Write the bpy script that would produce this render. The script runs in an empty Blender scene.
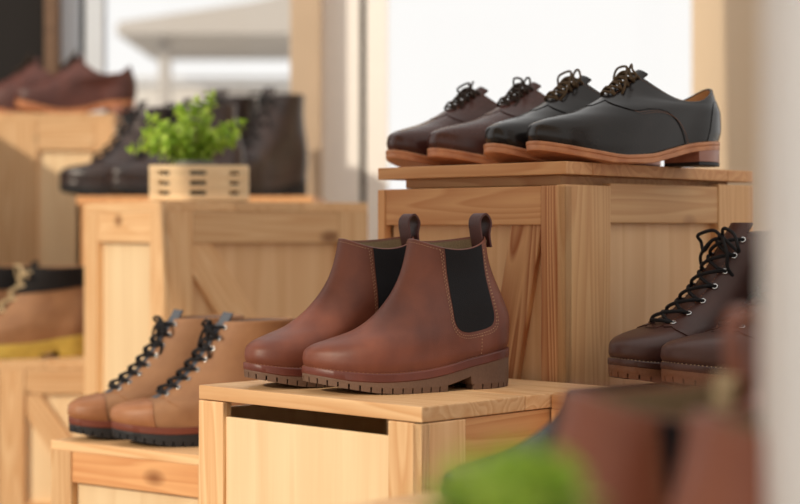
import bpy, bmesh, math, random
from mathutils import Vector, Matrix
from mathutils.geometry import delaunay_2d_cdt
random.seed(7)
C = bpy.context.scene.collection
PI = math.pi
FPX, HY, CH = 1700.0, 230.0, 0.62       # focal length in px, horizon row, camera height


def at(px, Y, z=0.0):
    return Vector(((px-400)/FPX*Y, Y, z))


# ------------------------------------------------------------ materials
def nt(name):
    m = bpy.data.materials.new(name); m.use_nodes = True
    t = m.node_tree
    return m, t, t.nodes['Principled BSDF'], t.nodes, t.links


def srgb(r, g, b):
    f = lambda c: (c/255/12.92) if c/255 <= .04045 else ((c/255+.055)/1.055)**2.4
    return (f(r), f(g), f(b), 1)


def leather(name, c1, c2, rough=.45, bump=.15, scale=60, spec=.5, grain=900, coat=0):
    m, t, b, N, L = nt(name)
    tc = N.new('ShaderNodeTexCoord')
    n = N.new('ShaderNodeTexNoise'); n.inputs['Scale'].default_value = scale*.35; n.inputs['Detail'].default_value = 6
    L.new(tc.outputs['Object'], n.inputs['Vector'])
    r = N.new('ShaderNodeValToRGB'); r.color_ramp.elements[0].position = .35; r.color_ramp.elements[1].position = .68
    r.color_ramp.elements[0].color = srgb(*c1); r.color_ramp.elements[1].color = srgb(*c2)
    L.new(n.outputs['Fac'], r.inputs['Fac']); L.new(r.outputs['Color'], b.inputs['Base Color'])
    v = N.new('ShaderNodeTexNoise'); v.inputs['Scale'].default_value = grain; v.inputs['Detail'].default_value = 3
    L.new(tc.outputs['Object'], v.inputs['Vector'])
    a = N.new('ShaderNodeMath'); a.operation = 'ADD'
    L.new(v.outputs['Fac'], a.inputs[0]); L.new(n.outputs['Fac'], a.inputs[1])
    bp = N.new('ShaderNodeBump'); bp.inputs['Strength'].default_value = bump; bp.inputs['Distance'].default_value = .001
    L.new(a.outputs[0], bp.inputs['Height']); L.new(bp.outputs['Normal'], b.inputs['Normal'])
    mr = N.new('ShaderNodeMapRange'); mr.inputs['To Min'].default_value = rough-.06; mr.inputs['To Max'].default_value = rough+.1
    L.new(n.outputs['Fac'], mr.inputs['Value']); L.new(mr.outputs['Result'], b.inputs['Roughness'])
    b.inputs['Specular IOR Level'].default_value = spec
    b.inputs['Coat Weight'].default_value = coat; b.inputs['Coat Roughness'].default_value = .25
    return m


def plain(name, c, rough=.6, spec=.5, metal=0, bump=0, scale=200, var=.0):
    m, t, b, N, L = nt(name)
    b.inputs['Base Color'].default_value = srgb(*c); b.inputs['Roughness'].default_value = rough
    b.inputs['Specular IOR Level'].default_value = spec; b.inputs['Metallic'].default_value = metal
    tc = N.new('ShaderNodeTexCoord'); n = N.new('ShaderNodeTexNoise'); n.inputs['Scale'].default_value = scale
    n.inputs['Detail'].default_value = 4
    L.new(tc.outputs['Object'], n.inputs['Vector'])
    if bump:
        bp = N.new('ShaderNodeBump'); bp.inputs['Strength'].default_value = bump; bp.inputs['Distance'].default_value = .001
        L.new(n.outputs['Fac'], bp.inputs['Height']); L.new(bp.outputs['Normal'], b.inputs['Normal'])
    if var:
        mx = N.new('ShaderNodeMixRGB'); mx.blend_type = 'MULTIPLY'; mx.inputs['Fac'].default_value = var
        mx.inputs['Color1'].default_value = srgb(*c)
        r = N.new('ShaderNodeValToRGB'); r.color_ramp.elements[0].position = .3; r.color_ramp.elements[1].position = .7
        r.color_ramp.elements[0].color = (.25, .25, .25, 1)
        L.new(n.outputs['Fac'], r.inputs['Fac']); L.new(r.outputs['Color'], mx.inputs['Color2'])
        L.new(mx.outputs['Color'], b.inputs['Base Color'])
    return m


def wood(name, light, dark, ring=1.0, rough=.55, knots=True, rw=.42):
    """pine: grain runs along the board's local X"""
    m, t, b, N, L = nt(name)
    tc = N.new('ShaderNodeTexCoord'); oi = N.new('ShaderNodeObjectInfo')
    cmb = N.new('ShaderNodeCombineXYZ')
    for i, k in enumerate((13.0, 3.1, 7.7)):
        mm = N.new('ShaderNodeMath'); mm.operation = 'MULTIPLY'; mm.inputs[1].default_value = k
        L.new(oi.outputs['Random'], mm.inputs[0]); L.new(mm.outputs[0], cmb.inputs[i])
    ad = N.new('ShaderNodeVectorMath'); ad.operation = 'ADD'
    L.new(tc.outputs['Object'], ad.inputs[0]); L.new(cmb.outputs[0], ad.inputs[1])
    # growth rings
    mp = N.new('ShaderNodeMapping'); mp.inputs['Scale'].default_value = (1.6, 22, 22)
    L.new(ad.outputs[0], mp.inputs['Vector'])
    n1 = N.new('ShaderNodeTexNoise'); n1.inputs['Scale'].default_value = .9; n1.inputs['Detail'].default_value = 1.5
    n1.inputs['Roughness'].default_value = .4
    L.new(mp.outputs[0], n1.inputs['Vector'])
    mu = N.new('ShaderNodeMath'); mu.operation = 'MULTIPLY'; mu.inputs[1].default_value = 13*ring
    L.new(n1.outputs['Fac'], mu.inputs[0])
    fr = N.new('ShaderNodeMath'); fr.operation = 'FRACT'; L.new(mu.outputs[0], fr.inputs[0])
    rr = N.new('ShaderNodeValToRGB')
    e = rr.color_ramp.elements; e[0].position = 0; e[0].color = (0, 0, 0, 1); e[1].position = .8; e[1].color = (1, 1, 1, 1)
    x = e.new(.95); x.color = (.2, .2, .2, 1)
    x = e.new(1.0); x.color = (0, 0, 0, 1)
    L.new(fr.outputs[0], rr.inputs['Fac'])
    # fibres
    mp2 = N.new('ShaderNodeMapping'); mp2.inputs['Scale'].default_value = (9, 320, 320)
    L.new(ad.outputs[0], mp2.inputs['Vector'])
    n2 = N.new('ShaderNodeTexNoise'); n2.inputs['Scale'].default_value = 1; n2.inputs['Detail'].default_value = 4
    L.new(mp2.outputs[0], n2.inputs['Vector'])
    n3 = N.new('ShaderNodeTexNoise'); n3.inputs['Scale'].default_value = 5; n3.inputs['Detail'].default_value = 3
    L.new(ad.outputs[0], n3.inputs['Vector'])
    mA = N.new('ShaderNodeMath'); mA.operation = 'MULTIPLY'; mA.inputs[1].default_value = rw
    L.new(rr.outputs['Color'], mA.inputs[0])
    mB = N.new('ShaderNodeMath'); mB.operation = 'MULTIPLY_ADD'; mB.inputs[1].default_value = .35
    L.new(n2.outputs['Fac'], mB.inputs[0]); L.new(mA.outputs[0], mB.inputs[2])
    mC = N.new('ShaderNodeMath'); mC.operation = 'MULTIPLY_ADD'; mC.inputs[1].default_value = .45
    L.new(n3.outputs['Fac'], mC.inputs[0]); L.new(mB.outputs[0], mC.inputs[2])
    mx = N.new('ShaderNodeMixRGB'); mx.inputs['Color1'].default_value = srgb(*light); mx.inputs['Color2'].default_value = srgb(*dark)
    L.new(mC.outputs[0], mx.inputs['Fac'])
    hs = N.new('ShaderNodeHueSaturation')
    mr = N.new('ShaderNodeMapRange'); mr.inputs['To Min'].default_value = .86; mr.inputs['To Max'].default_value = 1.12
    L.new(oi.outputs['Random'], mr.inputs['Value']); L.new(mr.outputs[0], hs.inputs['Value'])
    L.new(mx.outputs[0], hs.inputs['Color'])
    last = hs.outputs['Color']
    if knots:
        mp3 = N.new('ShaderNodeMapping'); mp3.inputs['Scale'].default_value = (5, 9, 9)
        L.new(ad.outputs[0], mp3.inputs['Vector'])
        vo = N.new('ShaderNodeTexVoronoi'); vo.inputs['Scale'].default_value = 1.0
        L.new(mp3.outputs[0], vo.inputs['Vector'])
        kr = N.new('ShaderNodeValToRGB'); kr.color_ramp.elements[0].position = .05; kr.color_ramp.elements[0].color = (.28, .17, .1, 1)
        kr.color_ramp.elements[1].position = .13; kr.color_ramp.elements[1].color = (1, 1, 1, 1)
        L.new(vo.outputs['Distance'], kr.inputs['Fac'])
        mk = N.new('ShaderNodeMixRGB'); mk.blend_type = 'MULTIPLY'; mk.inputs['Fac'].default_value = .8
        L.new(last, mk.inputs['Color1']); L.new(kr.outputs['Color'], mk.inputs['Color2']); last = mk.outputs['Color']
    L.new(last, b.inputs['Base Color'])
    b.inputs['Roughness'].default_value = rough; b.inputs['Specular IOR Level'].default_value = .35
    bp = N.new('ShaderNodeBump'); bp.inputs['Strength'].default_value = .25; bp.inputs['Distance'].default_value = .001
    L.new(mC.outputs[0], bp.inputs['Height']); L.new(bp.outputs['Normal'], b.inputs['Normal'])
    return m


M = {}
M['pine'] = wood('pine', (240, 206, 160), (204, 152, 102))
M['pine_mid'] = wood('pine_honey', (238, 196, 144), (202, 146, 94))
M['pine_warm'] = wood('pine_warm', (234, 184, 130), (196, 132, 82))
M['pine_grain'] = wood('pine_strong_grain', (238, 190, 136), (158, 92, 50), ring=1.5, rw=.56)
M['ply'] = wood('pale_plywood', (244, 220, 180), (224, 190, 146), ring=.25, knots=False)
M['ply_warm'] = wood('warm_plywood', (240, 202, 156), (216, 168, 120), ring=.3, knots=False)
M['chelsea'] = leather('brown_oiled_leather', (102, 53, 38), (126, 69, 48), .46, .25, 60)
M['chelsea2'] = leather('red_brown_leather', (134, 74, 52), (154, 90, 64), .36, .2, 60)
M['loop'] = leather('dark_brown_strap', (72, 38, 34), (88, 48, 42), .5, .2)
M['gore'] = plain('black_elastic', (30, 29, 32), .85, .3, bump=.5, scale=900)
M['lining'] = plain('canvas_lining', (150, 128, 98), .8, .2, bump=.4, scale=700, var=.35)
M['lining_tan'] = plain('tan_leather_lining', (190, 140, 92), .6, .3, bump=.2)
M['dark_lining'] = plain('dark_lining', (30, 27, 27), .8, .2, bump=.2)
M['thread'] = plain('cream_thread', (196, 160, 124), .7, .3)
M['thread_brown'] = plain('brown_thread', (150, 100, 72), .7, .3)
M['rubber_brown'] = plain('brown_rubber', (108, 82, 67), .65, .35, bump=.3, scale=300, var=.2)
M['midsole_red'] = leather('red_brown_midsole', (88, 42, 34), (108, 54, 42), .42, .2)
M['rubber_black'] = plain('black_rubber', (34, 34, 37), .6, .4, bump=.3, scale=300)
M['rubber_tan'] = plain('tan_rubber', (124, 84, 60), .6, .35, bump=.3, scale=300, var=.2)
M['midsole_brick'] = plain('brick_midsole', (112, 56, 40), .6, .4, bump=.2)
M['crepe'] = plain('yellow_crepe', (206, 176, 84), .7, .3, bump=.5, scale=120, var=.3)
M['sole_tan'] = leather('tan_leather_sole', (176, 112, 74), (206, 142, 98), .42, .3, 120)
M['heel_stack'] = leather('stacked_heel', (150, 100, 84), (172, 122, 104), .35, .1)
M['derby_black'] = leather('black_polished_leather', (25, 22, 22), (36, 31, 30), .19, .05, 50, .42)
M['derby_brown'] = leather('dark_burgundy_leather', (62, 34, 30), (80, 46, 38), .24, .05, 50, .42)
M['dark_boot'] = leather('dark_brown_oiled_leather', (62, 38, 33), (80, 50, 43), .42, .25, 50)
M['tan_boot'] = leather('tan_nubuck', (140, 98, 66), (162, 118, 82), .65, .35, 50)
M['tan_cap'] = leather('worn_tan_leather', (146, 94, 58), (168, 114, 76), .45, .3, 50)
M['bg_brown'] = leather('reddish_brown_leather', (80, 46, 41), (100, 58, 50), .45, .2)
M['bg_dark'] = leather('near_black_leather', (48, 38, 37), (66, 50, 47), .34, .2, coat=.2)
M['black_gloss'] = leather('black_glossy_leather', (12, 12, 13), (18, 18, 18), .3, .08, spec=.3)
M['lace_black'] = plain('black_lace', (26, 24, 26), .75, .3, bump=.8, scale=1500)
M['lace_brown'] = plain('dark_brown_lace', (52, 38, 28), .7, .3, bump=.8, scale=1500)
M['lace_olive'] = plain('olive_brown_lace', (84, 64, 40), .7, .3, bump=.8, scale=1500)
M['lace_cream'] = plain('cream_lace', (205, 180, 140), .7, .3, bump=.8, scale=1500)
M['metal'] = plain('nickel_eyelet', (205, 205, 205), .25, .5, 1)
M['grey_collar'] = plain('grey_felt_collar', (92, 96, 104), .85, .2, bump=.4, scale=500)


# ------------------------------------------------------------ objects
def link(name, me, mat=None, parent=None):
    o = bpy.data.objects.new(name, me); C.objects.link(o)
    if mat is not None and me is not None: me.materials.append(mat)
    if parent: o.parent = parent
    return o


def obj(name, bm, mat, parent=None, smooth=True):
    bmesh.ops.recalc_face_normals(bm, faces=bm.faces)
    me = bpy.data.meshes.new(name); bm.to_mesh(me); bm.free()
    if smooth is True:
        for p in me.polygons: p.use_smooth = True
        try: me.set_sharp_from_angle(angle=math.radians(38))
        except Exception: pass
    return link(name, me, mat, parent)


def thing(name, label, cat, loc=(0, 0, 0), rz=0, group=None):
    o = bpy.data.objects.new(name, None); C.objects.link(o); o.empty_display_size = .05
    o.location = loc; o.rotation_euler = (0, 0, rz); o['label'] = label; o['category'] = cat
    if group: o['group'] = group
    return o


def tag(o, label, cat, group=None):
    o['label'] = label; o['category'] = cat
    if group: o['group'] = group
    return o


def struct(o):
    o['kind'] = 'structure'; return o


def add_box(bm, c, s, rot=None, bevel=0):
    r = bmesh.ops.create_cube(bm, size=1)
    vs = r['verts']
    bmesh.ops.scale(bm, vec=s, verts=vs)
    if bevel:
        es = list({e for v in vs for e in v.link_edges})
        rr = bmesh.ops.bevel(bm, geom=es, offset=bevel, segments=2, affect='EDGES', profile=.6)
        vs = list({v for f in rr['faces'] for v in f.verts} | {v for v in vs if v.is_valid})
    mt = Matrix.Translation(c)
    if rot is not None: mt = mt @ rot.to_4x4()
    bmesh.ops.transform(bm, matrix=mt, verts=vs)
    return vs


def box_obj(name, c, s, mat, parent=None, bevel=.002, rz=0):
    bm = bmesh.new(); add_box(bm, (0, 0, 0), s, None, bevel)
    o = obj(name, bm, mat, parent, smooth=False); o.location = c; o.rotation_euler = (0, 0, rz)
    return o


def board(parent, name, c, ax, length, wdir, width, thick, mat, bevel=.0015, drop=(0, 0)):
    """board with its grain along local X; ax = length dir, wdir = width dir"""
    ax = Vector(ax).normalized(); wd = Vector(wdir).normalized(); nd = ax.cross(wd)
    bm = bmesh.new(); add_box(bm, (0, 0, 0), (length, width, thick), None, bevel)
    o = obj(name, bm, mat, parent, smooth=False)
    R = Matrix((ax, wd, nd)).transposed()
    o.matrix_local = Matrix.Translation(c) @ R.to_4x4()
    return o


def crspline(P, n):
    P = [Vector(p) for p in P]; out = []
    Q = [2*P[0]-P[1]]+P+[2*P[-1]-P[-2]]
    for i in range(1, len(Q)-2):
        a, b, c, d = Q[i-1:i+3]
        for k in range(n):
            t = k/n
            out.append(.5*((2*b)+(c-a)*t+(2*a-5*b+4*c-d)*t*t+(3*b-a-3*c+d)*t**3))
    out.append(P[-1]); return out


def add_tube(bm, P, r, seg=7, n=6, flat=1.0, up=None):
    pts = crspline(P, n) if n > 1 else [Vector(p) for p in P]
    rings = []; prev = up or Vector((.13, .21, 1)).normalized()
    for i, p in enumerate(pts):
        d = (pts[min(i+1, len(pts)-1)]-pts[max(i-1, 0)])
        if d.length < 1e-9: d = Vector((0, 0, 1))
        d.normalize(); u = prev-d*prev.dot(d)
        if u.length < 1e-4: u = d.orthogonal()
        u.normalize(); w = d.cross(u); prev = u
        rr = r(i/(len(pts)-1)) if callable(r) else r
        rings.append([bm.verts.new(p+(u*math.cos(2*PI*k/seg)*rr*flat+w*math.sin(2*PI*k/seg)*rr)) for k in range(seg)])
    for A, B in zip(rings, rings[1:]):
        for k in range(seg): bm.faces.new((A[k], A[(k+1) % seg], B[(k+1) % seg], B[k]))
    bm.faces.new(rings[0][::-1]); bm.faces.new(rings[-1])


def interp(kn, x):
    """smooth monotone-ish (pchip) interpolation of [(x, v)]"""
    if x <= kn[0][0]: return kn[0][1]
    if x >= kn[-1][0]: return kn[-1][1]
    n = len(kn)
    d = [(kn[i+1][1]-kn[i][1])/(kn[i+1][0]-kn[i][0]) for i in range(n-1)]
    for i in range(n-1):
        if kn[i][0] <= x <= kn[i+1][0]: break
    def sl(j):
        if j == 0: return d[0]
        if j == n-1: return d[-1]
        if d[j-1]*d[j] <= 0: return 0
        return 2*d[j-1]*d[j]/(d[j-1]+d[j])
    h = kn[i+1][0]-kn[i][0]; t = (x-kn[i][0])/h; m0, m1 = sl(i)*h, sl(i+1)*h
    return (2*t**3-3*t*t+1)*kn[i][1]+(t**3-2*t*t+t)*m0+(-2*t**3+3*t*t)*kn[i+1][1]+(t**3-t*t)*m1


# ------------------------------------------------------------ footwear
# local frame: heel back at y=0, toe towards +y, ground z=0.  A shoe upper is a family of tilted rings.
RW = [(0, .165), (.1, .17), (.3, .128), (.5, .146), (.68, .178), (.8, .190), (.9, .196), (1, .19)]


class Upper:
    def __init__(s, sp, med):
        s.sp = sp; s.med = med           # med = +1: medial side is +x
        s.F = sp['F']; s.B = sp['B']; s.L = sp.get('L', .284)
        s.Fy = [(t, y) for t, y, z in s.F]; s.Fz = [(t, z) for t, y, z in s.F]
        s.By = [(t, y) for t, y, z in s.B]; s.Bz = [(t, z) for t, y, z in s.B]
        s.cache = {}

    def prm(s, t):
        k = round(t, 5)
        if k not in s.cache:
            tc = min(t, 1)
            v = [interp(s.Fy, tc), interp(s.Fz, tc), interp(s.By, tc), interp(s.Bz, tc), interp(s.sp['m'], tc), interp(s.sp['k'], tc), interp(s.sp['W'], tc), interp(s.sp['sag'], tc)]
            if t > 1:                    # keep rising along the last direction (tongues)
                e = (t-1)/.05
                for i, K in enumerate((s.Fy, s.Fz, s.By, s.Bz)): v[i] += (v[i]-interp(K, .95))*e
            s.cache[k] = v
        return s.cache[k]

    def S(s, side, a, t):
        fy, fz, by, bz, m, k, W, sag = s.prm(t)
        th = PI*a; q = (1-math.cos(th))/2; sn = math.sin(th)
        p = s.sp.get('toe_pow', .9)
        y = by+(fy-by)*q; z = bz+(fz-bz)*q
        foot = sn*interp(RW, q)*s.L*m
        if q > .5: foot *= (sn**(p-1) if sn > 1e-4 else 1) if p != 1 else 1
        hw = foot*(1-k)+sn*W*k
        c = s.med*(.016*(y/s.L)**3-.012*math.sin(PI*min(max(y/s.L, 0), 1)))*.9*(1-k)*(s.L/.284)
        lin0 = s.B[0][2]+(s.F[0][2]-s.B[0][2])*((y-s.B[0][1])/(s.F[0][1]-s.B[0][1]))
        if t < .5:
            z += (interp(s.sp['feather'], y)-lin0)*(1-t/.5)**1.5
        z -= sag*sn*sn*(s.sp.get('far_sag', 1) if side > 0 else 1)
        return Vector((side*hw+c, y, z))

    def N(s, side, a, t):
        e = .004
        a0, a1 = max(a-e, 0), min(a+e, 1); t0, t1 = max(t-e, 0), t+e
        da = s.S(side, a1, t)-s.S(side, a0, t)
        if a >= 1-e: da = s.S(-side, 1-e, t)-s.S(side, 1-e, t)
        if a <= e: da = s.S(side, e, t)-s.S(-side, e, t)
        dt = s.S(side, a, t1)-s.S(side, a, t0)
        n = da.cross(dt)
        if n.length < 1e-12: return Vector((0, 0, 1))
        n.normalize()
        return n if side > 0 else -n

    def P(s, side, a, t, off=0):
        return s.S(side, a, t)+s.N(side, a, t)*off

    def ad(s, side, t, d):
        k = (side, round(t, 4), d)
        if k in s.cache: return s.cache[k]
        m = s.S(side, 1, t); lo, hi = .5, 1.0
        for _ in range(16):
            c = (lo+hi)/2
            if (s.S(side, c, t)-m).length > d: lo = c
            else: hi = c
        s.cache[k] = hi
        return hi

    def inv(s, side, y, z):
        if not hasattr(s, 'grid'): s.grid = {}
        if side not in s.grid:
            s.grid[side] = [(i/40, j/50, s.S(side, i/40, j/50)) for i in range(41) for j in range(51)]
        a, t, _ = min(s.grid[side], key=lambda g: (g[2].y-y)**2+(g[2].z-z)**2)
        st = .0125
        for _ in range(7):
            best = min(((s.S(side, min(max(a+da*st, 0), 1), min(max(t+dt*st, 0), 1)), min(max(a+da*st, 0), 1), min(max(t+dt*st, 0), 1)) for da in (-1, 0, 1) for dt in (-1, 0, 1)), key=lambda g: (g[0].y-y)**2+(g[0].z-z)**2)
            a, t = best[1], best[2]; st *= .6
        return a, t


def wind(bm_face_test, f, n):
    if f.normal.dot(n) < 0: f.normal_flip()


def upper_mesh(U, na=40, nt_=56, holes=None):
    bm = bmesh.new(); rings = []
    ts = [None]+[j/nt_ for j in range(nt_+1)]
    for t in ts:
        ring = []
        for side, rng in ((1, range(0, na+1)), (-1, range(na-1, 0, -1))):
            for i in rng:
                a = i/na
                if t is None:
                    p = U.S(side, a, 0); p = Vector((p.x*.9, p.y*.94+.008, p.z-.004))
                else: p = U.S(side, a, t)
                ring.append(bm.verts.new(p))
        rings.append(ring)
    n = len(rings[0])
    for A, B in zip(rings, rings[1:]):
        for k in range(n): bm.faces.new((A[k], A[(k+1) % n], B[(k+1) % n], B[k]))
    # rim and a little of the inside
    prev = rings[-1]
    for off, t in ((.0016, 1.0), (.0028, .985)):
        ring = []
        for side, rng in ((1, range(0, na+1)), (-1, range(na-1, 0, -1))):
            for i in rng:
                ring.append(bm.verts.new(U.P(side, i/na, t, -off)+Vector((0, 0, .0008 if t == 1 else 0))))
        for k in range(n): bm.faces.new((prev[k], prev[(k+1) % n], ring[(k+1) % n], ring[k]))
        prev = ring
    return bm


def lining_mesh(U, na=32, tlow=.35):
    bm = bmesh.new(); prev = None
    for j in range(9):
        t = .992-(.992-tlow)*j/8
        ring = []
        for side, rng in ((1, range(0, na+1)), (-1, range(na-1, 0, -1))):
            for i in rng: ring.append(bm.verts.new(U.P(side, i/na, t, -.0026-.0006*min(j, 2))))
        n = len(ring)
        if prev:
            for k in range(n): bm.faces.new((prev[k], prev[(k+1) % n], ring[(k+1) % n], ring[k]))
        prev = ring
    bm.faces.new(prev)
    return bm


def densify(poly, step, closed=True):
    out = []; n = len(poly)
    for i in range(n if closed else n-1):
        a, b = Vector(poly[i]), Vector(poly[(i+1) % n])
        k = max(1, int((b-a).length/step))
        for j in range(k): out.append(a.lerp(b, j/k))
    if not closed: out.append(Vector(poly[-1]))
    return out


def smooth_path(P, n=5, closed=False):
    """P: list of 2-tuples -> Catmull-Rom"""
    Q = [Vector((p[0], p[1], 0)) for p in P]
    if closed:
        m = len(Q); out = []
        for i in range(m):
            a, b, c, d = Q[i-1], Q[i], Q[(i+1) % m], Q[(i+2) % m]
            for k in range(n):
                t = k/n; out.append(.5*((2*b)+(c-a)*t+(2*a-5*b+4*c-d)*t*t+(3*b-a-3*c+d)*t**3))
        return [(v.x, v.y) for v in out]
    return [(v.x, v.y) for v in crspline(Q, n)]


def inside(p, poly):
    x, y = p; c = False; j = len(poly)-1
    for i in range(len(poly)):
        xi, yi = poly[i]; xj, yj = poly[j]
        if (yi > y) != (yj > y) and x < (xj-xi)*(y-yi)/(yj-yi)+xi: c = not c
        j = i
    return c


def patch(U, side, poly_at, off=.0012, skirt=.0016, step=.022):
    """poly_at: closed polygon in (a,t)"""
    bd = [(v.x, v.y) for v in densify(poly_at, step)]
    vs = [Vector(p) for p in bd]; n = len(bd)
    a0, a1 = min(p[0] for p in bd), max(p[0] for p in bd); t0, t1 = min(p[1] for p in bd), max(p[1] for p in bd)
    x = a0+step/2
    while x < a1:
        y = t0+step/2
        while y < t1:
            if inside((x, y), bd) and min((x-p[0])**2+(y-p[1])**2 for p in bd) > (step*.45)**2: vs.append(Vector((x, y)))
            y += step
        x += step
    r = delaunay_2d_cdt(vs, [(i, (i+1) % n) for i in range(n)], [], 0, 1e-6)
    V, E, Fc = r[0], r[1], r[2]
    bm = bmesh.new()
    bv = [bm.verts.new(U.P(side, v.x, v.y, off)) for v in V]
    for f in Fc:
        cx = sum(V[i].x for i in f)/len(f); cy = sum(V[i].y for i in f)/len(f)
        if inside((cx, cy), bd):
            try:
                fa = bm.faces.new([bv[i] for i in f])
                fa.normal_update()
                if fa.normal.dot(U.N(side, cx, cy)) < 0: fa.normal_flip()
            except ValueError: pass
    for v in [v for v in bm.verts if not v.link_faces]: bm.verts.remove(v)
    top = [bm.verts.new(U.P(side, p[0], p[1], off)) for p in bd]
    mid = [bm.verts.new(U.P(side, p[0], p[1], off-skirt)) for p in bd]
    for k in range(n):
        bm.faces.new((top[k], top[(k+1) % n], mid[(k+1) % n], mid[k]))
    return bm


def pobj(name, bm, mat, parent):
    me = bpy.data.meshes.new(name); bm.to_mesh(me); bm.free()
    for p in me.polygons: p.use_smooth = True
    return link(name, me, mat, parent)


def stitches(bm, U, side, path_at, off=.0016, dash=.0024, gap=.0014, r=.00045):
    pts = [U.P(side, a, t, off) for a, t in path_at]
    pts = [p for p in pts]
    seg = []; acc = 0; i = 0; pos = 0
    # resample by arc length
    L = [0]
    for p, q in zip(pts, pts[1:]): L.append(L[-1]+(q-p).length)
    def ev(s):
        for j in range(1, len(L)):
            if L[j] >= s:
                k = (s-L[j-1])/max(L[j]-L[j-1], 1e-9); return pts[j-1].lerp(pts[j], k)
        return pts[-1]
    s = 0
    while s+dash < L[-1]:
        a, b = ev(s), ev(s+dash)
        dash_geo(bm, a, b, r); s += dash+gap


def dash_geo(bm, a, b, r):
    d = (b-a).normalized(); u = d.orthogonal().normalized(); w = d.cross(u); m = (a+b)/2
    A = bm.verts.new(a); B = bm.verts.new(b)
    R = [bm.verts.new(m+(u*math.cos(k*PI/2)+w*math.sin(k*PI/2))*r) for k in range(4)]
    for k in range(4):
        bm.faces.new((A, R[(k+1) % 4], R[k])); bm.faces.new((B, R[k], R[(k+1) % 4]))


def outline(U, expand, n=110):
    """closed plan outline of the feather line, grown outwards; list of (x,y), symmetric ordering back->front->back"""
    pts = []
    for side, rng in ((1, range(0, n+1)), (-1, range(n-1, 0, -1))):
        for i in rng:
            p = U.S(side, i/n, 0); pts.append(Vector((p.x, p.y)))
    m = len(pts); out = []
    for i in range(m):
        d = pts[(i+1) % m]-pts[i-1]; nn = Vector((d.y, -d.x)).normalized()
        q = pts[i]+nn*expand
        out.append(q)
    # make sure we grew outwards
    cx = sum((p for p in pts), Vector((0, 0)))/m
    if (out[n//2]-cx).length < (pts[n//2]-cx).length:
        out = [2*p-q for p, q in zip(pts, out)]
    return out


def slab(bm, ol, zt, zb, ymin=-1, ymax=9, bev=.0012, inset=0):
    """ol: outline points (2n); zt(y), zb(y); limited to ymin..ymax"""
    m = len(ol); n = m//2
    rows = []                              # pairs (right pt, left pt) from heel to toe
    for i in range(1, n):
        rows.append((ol[i], ol[m-i]))
    rows = [(ol[0], ol[0])]+rows+[(ol[n], ol[n])]
    def clip(p, lo, hi): return Vector((p.x, min(max(p.y, lo), hi)))
    R = [r for r in rows]
    prof = []
    for (a, b) in R:
        if max(a.y, b.y) < ymin-.004 or min(a.y, b.y) > ymax+.004: continue
        a, b = clip(a, ymin, ymax), clip(b, ymin, ymax)
        prof.append((a, b))
    levels = [(0, bev), (bev, 0), (None, 0), (None, bev)]
    def ring(depth, ins, fromtop):
        out = []
        for a, b in prof:
            c = (a+b)/2
            def mk(p):
                v = p-c; l = v.length
                q = c+v*((l-ins)/l) if l > ins*1.5 else p
                y = p.y
                yy = q.y
                if p.y < prof[1][0].y+.001: yy = q.y+ins*.5
                if p.y > prof[-2][0].y-.001: yy = q.y-ins*.5
                z = zt(y)-depth if fromtop else zb(y)+depth
                return Vector((q.x, yy, z))
            out.append((mk(a), mk(b)))
        return out
    rs = [ring(0, bev, True), ring(bev, 0, True), ring(bev, 0, False), ring(0, bev, False)]
    loops = []
    for r in rs:
        A = [bm.verts.new(a) for a, b in r]; B = [bm.verts.new(b) for a, b in r]
        loops.append((A, B))
    k = len(prof)
    def q(*v):
        try: bm.faces.new(v)
        except ValueError: pass
    for (A, B), (A2, B2) in zip(loops, loops[1:]):
        for i in range(k-1):
            q(A[i], A[i+1], A2[i+1], A2[i]); q(B[i+1], B[i], B2[i], B2[i+1])
        q(B[0], A[0], A2[0], B2[0]); q(A[-1], B[-1], B2[-1], A2[-1])
    for (A, B), fl in ((loops[0], 0), (loops[-1], 1)):
        for i in range(k-1): q(A[i], B[i], B[i+1], A[i+1])
    bmesh.ops.remove_doubles(bm, verts=bm.verts, dist=1e-6)


def lugs(bm, ol, zb, depth, pitch=.0135, gap=.0022, wid=.02, skip=(.08, .118)):
    m = len(ol); L = [0]
    for i in range(m): L.append(L[-1]+(ol[(i+1) % m]-ol[i]).length)
    def ev(s):
        s %= L[-1]
        for j in range(1, m+1):
            if L[j] >= s: return ol[j-1].lerp(ol[j % m], (s-L[j-1])/max(L[j]-L[j-1], 1e-9))
    c = sum(ol, Vector((0, 0)))/m
    N = int(L[-1]/pitch); p = L[-1]/N
    for k in range(N):
        s0 = k*p+gap/2; s1 = (k+1)*p-gap/2
        P = [ev(s0+(s1-s0)*j/3) for j in range(4)]
        ym = (P[0].y+P[-1].y)/2
        if skip[0] < ym < skip[1]: continue
        top = []; bot = []; it = []; ib = []
        for j, q in enumerate(P):
            d = P[min(j+1, 3)]-P[max(j-1, 0)]; nn = Vector((-d.y, d.x)).normalized()
            if nn.dot(Vector((c.x, min(max(q.y, .04), .24)))-q) < 0: nn = -nn
            qi = q+nn*wid
            yq = min(max(q.y, 0.0), 9)
            z = zb(yq)
            top.append(bm.verts.new((q.x, q.y, z+.0008))); bot.append(bm.verts.new((q.x+nn.x*.0008, q.y+nn.y*.0008, z-depth)))
            it.append(bm.verts.new((qi.x, qi.y, z+.0008))); ib.append(bm.verts.new((qi.x, qi.y, z-depth)))
        for j in range(3):
            bm.faces.new((top[j], top[j+1], bot[j+1], bot[j])); bm.faces.new((it[j+1], it[j], ib[j], ib[j+1]))
            bm.faces.new((bot[j], bot[j+1], ib[j+1], ib[j])); bm.faces.new((top[j+1], top[j], it[j], it[j+1]))
        bm.faces.new((top[0], bot[0], ib[0], it[0])); bm.faces.new((bot[3], top[3], it[3], ib[3]))


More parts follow.
